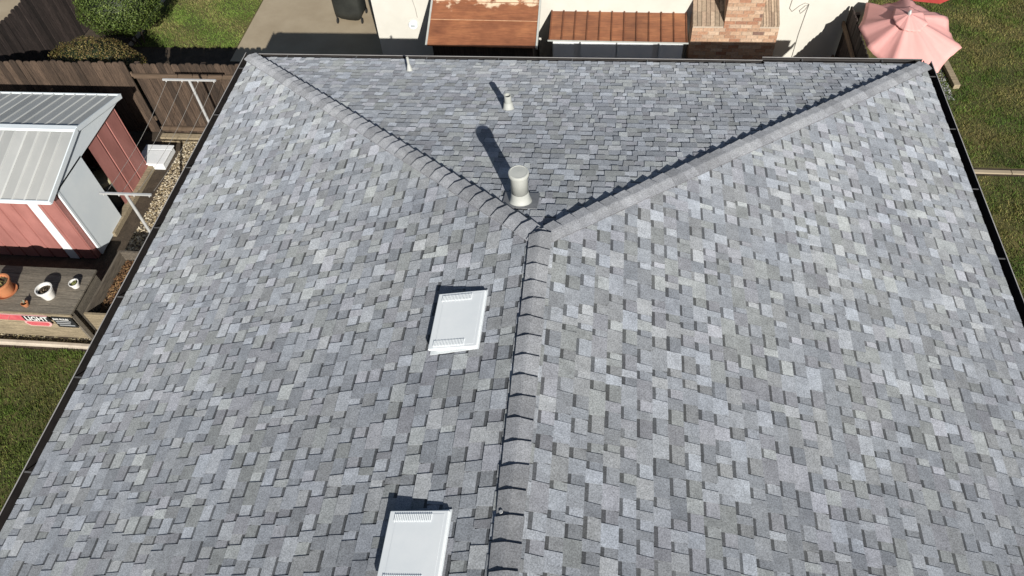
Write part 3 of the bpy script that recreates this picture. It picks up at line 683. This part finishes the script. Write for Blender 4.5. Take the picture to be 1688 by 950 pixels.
mb = MB(); mb.hexa([(SX0, SYR - .07, SZR - .004), (SX1 + .005, SYR - .07, SZR - .004), (SX1 + .005, SYR + .07, SZR - .004), (SX0, SYR + .07, SZR - .004), (SX0, SYR - .05, SZR + .026), (SX1 + .005, SYR - .05, SZR + .026), (SX1 + .005, SYR + .05, SZR + .026), (SX0, SYR + .05, SZR + .026)])
mb.build('ridge_trim', M['shed_white'], t)
for ya in (SY0, SY1):
    mb = MB(); mb.box(SX0, SX1 + .004, ya - .012, ya + .012, SZE - .05, SZE + .022); mb.build('eave_trim', M['shed_white'], t)
# gable rake trim and panel
xg = SX1 - .03
mb = MB(); mb.rings([[(x, SY0 + .02, SZE - .05), (x, SY1 - .02, SZE - .05), (x, SY1 - .02, SZE + .0), (x, SYR, SZR - .01), (x, SY0 + .02, SZE + .0)] for x in (xg - .02, xg)]); mb.build('gable_panel', M['shed_white'], t)
for ya in (SY0, SY1):
    mb = MB(); mb.bar((SX1 + .004, ya, SZE - .012), (SX1 + .004, SYR, SZR - .012), .02, .085); mb.build('rake_trim', M['shed_white'], t)
WX, WY0, WY1 = -8.14, 2.86, 5.14      # walls
def ribbed(pa, pb, z0, z1, nrm_, nseg, name='wall_panel', mat='shed_red'):
    pa, pb, nv = Vector((*pa, 0)), Vector((*pb, 0)), Vector((*nrm_, 0)); L = (pb - pa).length; d = (pb - pa).normalized(); sg = L / nseg
    for i in range(nseg):
        a = pa + d * (i * sg); q = [a, a + d * (sg - .045), a + d * (sg - .035) - nv * .022, a + d * (sg - .010) - nv * .022, a + d * sg]
        mb = MB()
        for k in range(4): mb.quad(q[k] + Vector((0, 0, z0)), q[k + 1] + Vector((0, 0, z0)), q[k + 1] + Vector((0, 0, z1)), q[k] + Vector((0, 0, z1)))
        mb.build(name, M[mat], t)
ribbed((WX, 4.10), (WX, WY1), .02, SZE, (1, 0), 3)                      # gable end, far of the opening
ribbed((WX, WY0), (WX, 3.05), .02, SZE, (1, 0), 1)
ribbed((SX0 + .1, WY0), (WX - .001, WY0), .02, SZE, (0, -1), 11)           # front
ribbed((SX0 + .1, WY1), (WX - .001, WY1), .02, SZE, (0, 1), 11)
ribbed((SX0 + .1, WY0), (SX0 + .1, WY1), .02, SZE, (-1, 0), 6)
MB().box(WX + .02, WX + .05, 3.0, 3.80, .05, SZE - .02).build('sliding_door', M['shed_white'], t)
MB().box(WX + .018, WX + .056, 2.955, 3.0, .05, SZE - .02).build('door_edge', M['shed_white'], t)
MB().box(-8.66, -8.49, WY0 - .014, WY0 - .004, .02, SZE - .02).build('stripe', M['plastic_white'], t)
MB().box(SX0 + .1, WX - .05, WY0 + .05, WY1 - .05, .004, .03).build('floor', M['soil'], t)
mb = MB(); mb.bar((WX + .03, 3.4, .05), (WX + .03, 5.3, .05), .13, .10); mb.build('sill', M['plank_lit'], t)
t = thing('storage_barrel', (-8.45, 4.35, 0), 'beige plastic lidded tub inside the open shed', 'tub')
MB().lathe((-8.42, 4.22, .03), [(.16, 0), (.20, .55), (.21, .56)], 22).build('body', plain('grey_plastic', (.10, .11, .10), (.14, .15, .13), 5, bmp=0), t)
MB().lathe((-8.42, 4.22, .03), [(.23, .56), (.235, .60), (.22, .64), (.08, .66)], 22).build('lid', M['plastic_beige'], t)
t = thing('storage_box', (-8.0, 5.4, 0), 'white plastic storage box on the gravel behind the red shed', 'box')
MB().box(-8.36, -7.82, 5.14, 5.66, 0, .13).build('body', M['plastic_white'], t, bevel=.015)
l = MB().box(-8.38, -7.80, 5.12, 5.52, .132, .165).build('lid', M['plastic_white'], t, bevel=.012)
MB().box(-8.38, -7.80, 5.53, 5.68, .132, .16).build('rear_lid', M['plastic_white'], t, bevel=.012)

# ------------------------------------------------------------------ clothesline
for (x, y, a, b2, lab) in ((-6.57, 5.30, -7.05, -6.08, 'pale metal T clothesline post in front of the board fence'), (-6.515, 2.55, -6.93, -6.10, 'pale metal T clothesline post beside the white shed door')):
    t = thing('clothesline_post', (x, y, 0), lab, 'clothesline', 'clothesline posts')
    MB().lathe((x, y, 0), [(.024, 0), (.024, 2.0)], 12).build('post', M['steel'], t)
    MB().box(a, b2, y - .015, y + .015, 1.99, 2.018).build('crossbar', M['steel'], t)
    for k in range(4):
        xx = a + .05 + (b2 - a - .1) * k / 3; MB().lathe((xx, y, 1.955), [(.008, 0), (.012, .01), (.008, .03)], 8).build('hook', M['steel'], t)
for k in range(4):
    xa, xb = -7.0 + .87 * k / 3, -6.88 + .73 * k / 3
    pts = [(xa + (xb - xa) * q / 10, 5.28 + (2.57 - 5.28) * q / 10, 1.955 - .10 * math.sin(math.pi * q / 10)) for q in range(11)]
    tag(MB().tube(pts, .003, 5).build('clothesline', M['wire']), ['clothesline wire nearest the shed', 'second clothesline wire from the shed', 'third clothesline wire from the shed', 'clothesline wire farthest from the shed'][k] + ', strung between the T posts', 'clothesline', 'clothesline wires')

# ------------------------------------------------------------------ wooden bar with pots
t = thing('wooden_bar', (-8.7, 1.65, 0), 'weathered grey plank bar holding flower pots', 'bar')
BX0, BX1, BY0, BY1, BZ = -10.6, -7.46, 1.20, 2.10, .70
npl = 6; st = (BY1 - BY0) / npl
for i in range(npl):
    o = random.uniform(-.02, .0)
    MB().box(BX0, BX1 + o * .3, BY0 + i * st, BY0 + (i + 1) * st - .006, BZ - .035 + random.uniform(-.003, .003), BZ + random.uniform(-.002, .002)).build('top_plank', M['plank'], t, bevel=.003)
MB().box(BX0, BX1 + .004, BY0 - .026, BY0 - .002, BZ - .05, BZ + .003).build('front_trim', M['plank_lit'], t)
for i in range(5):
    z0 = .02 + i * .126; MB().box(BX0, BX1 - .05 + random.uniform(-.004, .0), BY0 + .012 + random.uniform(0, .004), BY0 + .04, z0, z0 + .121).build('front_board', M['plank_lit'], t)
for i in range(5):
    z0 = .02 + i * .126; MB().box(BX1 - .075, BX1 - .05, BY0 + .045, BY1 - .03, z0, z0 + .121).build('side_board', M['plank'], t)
MB().box(BX1 - .048, BX1 - .01, BY0 + .0, BY0 + .07, 0, BZ - .052).build('corner_post', M['plank'], t)
def pot(name, x, y, z, r0_, r1_, h, mat, label, saucer=0, fill='mulch', lean=(0, 0, 1), plant=None, rim=.02):
    t = thing(name, (x, y, z), label, 'flower pot', 'flower pots on the bar')
    MB().lathe((x, y, z + (.012 if saucer else 0)), [(r0_, 0), (r1_ * .96, h - rim * 1.6), (r1_ * 1.05, h - rim * 1.6), (r1_ * 1.05, h), (r1_ * .90, h), (r1_ * .84, h - .05)], 26, lean, close1=False).build('pot', mat, t)
    MB().lathe((x, y, z + (.012 if saucer else 0)), [(r1_ * .86, h - .055), (r1_ * .86, h - .05)], 20, lean).build('soil', M['soil'], t)
    if saucer: MB().lathe((x, y, z), [(saucer * .8, 0), (saucer, .03), (saucer * .95, .03), (saucer * .78, .010)], 26).build('saucer', mat, t)
    if plant:
        mb = MB(); leaves(mb, (x, y, z + h + plant[1]), (r1_ * .7, r1_ * .7, .03), plant[0], .02, plant[2], fill=.2); mb.build('plant', M['leaf'], t)
PZ = BZ + .003
pot('flower_pot', -8.72, 1.56, PZ, .115, .165, .25, M['terracotta'], 'big terracotta pot in a saucer at the left end of the bar', .17, plant=(60, -.02, [(.10, .11, .03), (.16, .12, .05)]))
pot('flower_pot', -7.97, 1.52, PZ, .085, .125, .20, M['white_pot'], 'white glazed pot in the middle of the plank bar', plant=(40, -.035, [(.16, .12, .08), (.10, .08, .05)]))
pot('flower_pot', -7.63, 1.74, PZ, .055, .075, .10, M['white_pot'], 'small white pot near the right end of the bar', plant=(30, -.02, [(.15, .16, .05)]), rim=.012)
pot('flower_pot', -8.26, 1.32, PZ, .036, .052, .075, M['terracotta'], 'tiny terracotta pot with a sprig near the front edge of the bar', rim=.010, plant=(16, .02, [(.10, .14, .05), (.35, .35, .28)]))

# signs on the bar front, with lettering as real letters
def text(body, size, x, y, z, mat, parent, name='lettering', sx=1.0, ext=.0015, shear=0):
    cu = bpy.data.curves.new(name, 'FONT'); cu.body = body; cu.size = size; cu.extrude = ext; cu.offset = size * .018; cu.shear = shear; cu.resolution_u = 3
    tmp = bpy.data.objects.new('tmp', cu); col.objects.link(tmp)
    dg = bpy.context.evaluated_depsgraph_get(); me = bpy.data.meshes.new_from_object(tmp.evaluated_get(dg))
    bpy.data.objects.remove(tmp); bpy.data.curves.remove(cu)
    top = parent
    while top.parent is not None: top = top.parent
    me.transform(Matrix.Translation(Vector((x, y, z)) - ORG[top.name]) @ Matrix.Rotation(R(90), 4, 'X') @ Matrix.Diagonal((sx, 1, 1, 1)))
    me.name = name; me.materials.clear(); me.materials.append(mat)
    o = bpy.data.objects.new(name, me); col.objects.link(o); o.parent = parent; return o
FY = BY0 - .028
t = thing('bar_sign', (-8.35, FY, .3), 'black sign with white LIGHT lettering and red badge on the bar front', 'sign')
MB().box(-8.98, -7.86, FY - .014, FY - .002, .525, .665).build('board', M['sign_black'], t)
MB().box(-8.98, -7.86, FY - .016, FY - .003, .667, .676).build('border', M['sign_pink'], t)
text('LIGHT', .150, -8.27, FY - .0165, .545, M['sign_white'], t, sx=.92)
rb = MB().box(-8.98, -8.30, FY - .018, FY - .0145, .53, .664).build('red_panel', M['sign_red'], t)
mb = MB(); cx, cz = -8.12, .455
mb.rings([[(cx - .21, yy, cz + .065), (cx + .21, yy, cz + .065), (cx + .23, yy, cz), (cx + .17, yy, cz - .065), (cx - .17, yy, cz - .065), (cx - .23, yy, cz)] for yy in (FY - .012, FY - .002)])
bd = mb.build('badge', M['sign_pink'], t)
mb = MB(); mb.rings([[(cx - .18, yy, cz + .045), (cx + .18, yy, cz + .045), (cx + .195, yy, cz), (cx + .145, yy, cz - .045), (cx - .145, yy, cz - .045), (cx - .195, yy, cz)] for yy in (FY - .015, FY - .0125)])
mb.build('badge_face', M['sign_red'], bd)
for k in range(3): MB().bar((-8.92 + k * .17, FY - .020, .55), (-8.83 + k * .17, FY - .020, .65), .003, .04, (0, 1, 0)).build('script_stroke', M['sign_pink'], rb)
t = thing('bar_sign', (-7.62, FY, .3), 'small dark BAR RULES sign at the right of the bar front', 'sign')
MB().box(-7.80, -7.47, FY - .014, FY - .002, .40, .665).build('board', M['sign_black'], t)
text('BAR RULES', .058, -7.79, FY - .0165, .595, M['sign_white'], t, sx=.92)
for k, (a, b2) in enumerate(((.02, .27), (.01, .24), (.03, .29))):
    z0 = .545 - k * .05; MB().box(-7.79 + a, -7.79 + b2, FY - .017, FY - .0145, z0, z0 + .022).build('rule_line', M['sign_grey'], t)
# planter box
t = thing('planter_box', (-7.15, 2.0, 0), 'raised wooden planter box of dry mulch beside the bar', 'planter')
px0, px1, py0, py1, pz = -7.60, -6.80, 1.36, 2.68, .50
px0 = -7.44
for i in range(4):
    z0 = .01 + i * .123
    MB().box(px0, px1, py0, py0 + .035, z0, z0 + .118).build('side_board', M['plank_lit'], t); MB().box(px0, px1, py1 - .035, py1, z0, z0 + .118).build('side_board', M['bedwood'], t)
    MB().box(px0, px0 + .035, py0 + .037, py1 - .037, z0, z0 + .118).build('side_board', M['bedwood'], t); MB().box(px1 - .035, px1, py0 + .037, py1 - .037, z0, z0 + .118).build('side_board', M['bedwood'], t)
MB().box(px0 + .036, px1 - .036, py0 + .036, py1 - .036, .01, .27).build('soil', M['soil'], t)
m2 = MB()
for _ in range(1600):
    x, y = random.uniform(px0 + .06, px1 - .06), random.uniform(py0 + .06, py1 - .06); a = random.uniform(0, 6.28); L = random.uniform(.015, .045)
    hh = .275 + .07 * math.exp(-((x + 7.1) ** 2 + (y - 2.1) ** 2) * 8) + random.uniform(0, .02)
    kk = random.uniform(.5, 1.3); m2.cur = tuple(q * kk for q in random.choice([(.13, .065, .03), (.19, .10, .045), (.08, .045, .025), (.24, .15, .07)]))
    dx, dy_ = math.cos(a) * L, math.sin(a) * L
    m2.quad((x - dx, y - dy_, hh), (x - dy_ * .25, y + dx * .25, hh + .008), (x + dx, y + dy_, hh + random.uniform(0, .03)), (x + dy_ * .25, y - dx * .25, hh))
tag(m2.build('mulch', M['mulch'], t), kind='stuff')

# ------------------------------------------------------------------ right side: pink umbrella, red canopy, timber border
hub = Vector((5.66, 7.42, 1.96))
t = thing('garden_umbrella', (hub.x, hub.y, 0), 'faded pink garden umbrella with sagging panels beyond the roof corner', 'umbrella')
rads = [1.02, 1.03, .95, .70, .67, .84, 1.02, 1.03]; NP = 8; rot0 = .50
tilt = Matrix.Rotation(R(8), 3, 'X')
def canopy(r_in, r_out, z_off, sag):
    mb = MB(); rows = []; seg = 8; nr = 9
    for j in range(nr):
        f = r_in + (r_out - r_in) * j / (nr - 1); ring = []
        for i in range(NP):
            a0, a1 = rot0 + i * 2 * math.pi / NP, rot0 + (i + 1) * 2 * math.pi / NP; ra, rb_ = rads[i], rads[(i + 1) % NP]
            for q in range(seg):
                u = q / seg; pa = Vector((math.cos(a0), math.sin(a0), 0)) * ra; pb = Vector((math.cos(a1), math.sin(a1), 0)) * rb_
                p = pa.lerp(pb, u) * f; sg = math.sin(math.pi * u)
                p *= 1 - .045 * sg * f
                p.z = -.40 * f ** 1.15 - sag * (.55 + .9 * ((i * 37) % 10) / 10) * sg * f * (1 - .3 * f) + (.011 * math.sin(u * 17 + i * 2.1 + f * 4) + .008 * math.sin(u * 31 + i * 5.3 - f * 7)) * f
                p = tilt @ p; ring.append(hub + p + Vector((0, 0, z_off)))
        rows.append(ring)
    mb.rings(rows, False, False); return mb
cn = canopy(.20, 1.0, 0, .07).build('canopy', M['pink'], t, smooth=True)
so_ = cn.modifiers.new('cloth', 'SOLIDIFY'); so_.thickness = .004
c2 = canopy(.02, .34, .055, .05).build('vent_canopy', M['pink'], t, smooth=True); so_ = c2.modifiers.new('cloth', 'SOLIDIFY'); so_.thickness = .004
MB().lathe(hub + Vector((0, 0, .03)), [(.03, 0), (.03, .05), (.018, .09), (.006, .10)], 14).build('finial', M['steel'], t)
MB().lathe((hub.x, hub.y, 0), [(.02, 0), (.02, hub.z - .02)], 12).build('pole', M['steel'], t)
MB().lathe((hub.x, hub.y, 0), [(.22, .012), (.22, .05), (.05, .09), (.03, .25)], 20).build('base', M['rubber'], t)
for i in range(NP):
    a = rot0 + i * 2 * math.pi / NP; e_ = hub + tilt @ (Vector((math.cos(a), math.sin(a), 0)) * rads[i] * .96 + Vector((0, 0, -.42)))
    MB().bar(hub + Vector((0, 0, -.05)), e_, .012, .012).build('rib', M['steel'], t)
rc = Vector((6.52, 9.72, 1.72))
t = thing('red_canopy', (rc.x, rc.y, 0), 'deep red fabric canopy just behind the pink umbrella', 'canopy')
mb = MB(); mb.rings([[rc + Vector((math.cos(q * .785 + .2) * f * .95, math.sin(q * .785 + .2) * f * .95, -.35 * f)) for q in range(8)] for f in (.04, .5, 1.0)], False, False)
o = mb.build('canopy', M['red_canvas'], t); so_ = o.modifiers.new('cloth', 'SOLIDIFY'); so_.thickness = .004
MB().lathe((rc.x, rc.y, 0), [(.02, 0), (.02, rc.z - .01)], 12).build('pole', M['steel'], t)
mb = MB(); mb.bar((7.26, 9.3, .05), (7.33, 8.05, .05), .12, .10); tag(mb.build('timber_border', M['plank_lit'], bevel=.006), 'tan timber border beside the lawn below the pink umbrella', 'timber')
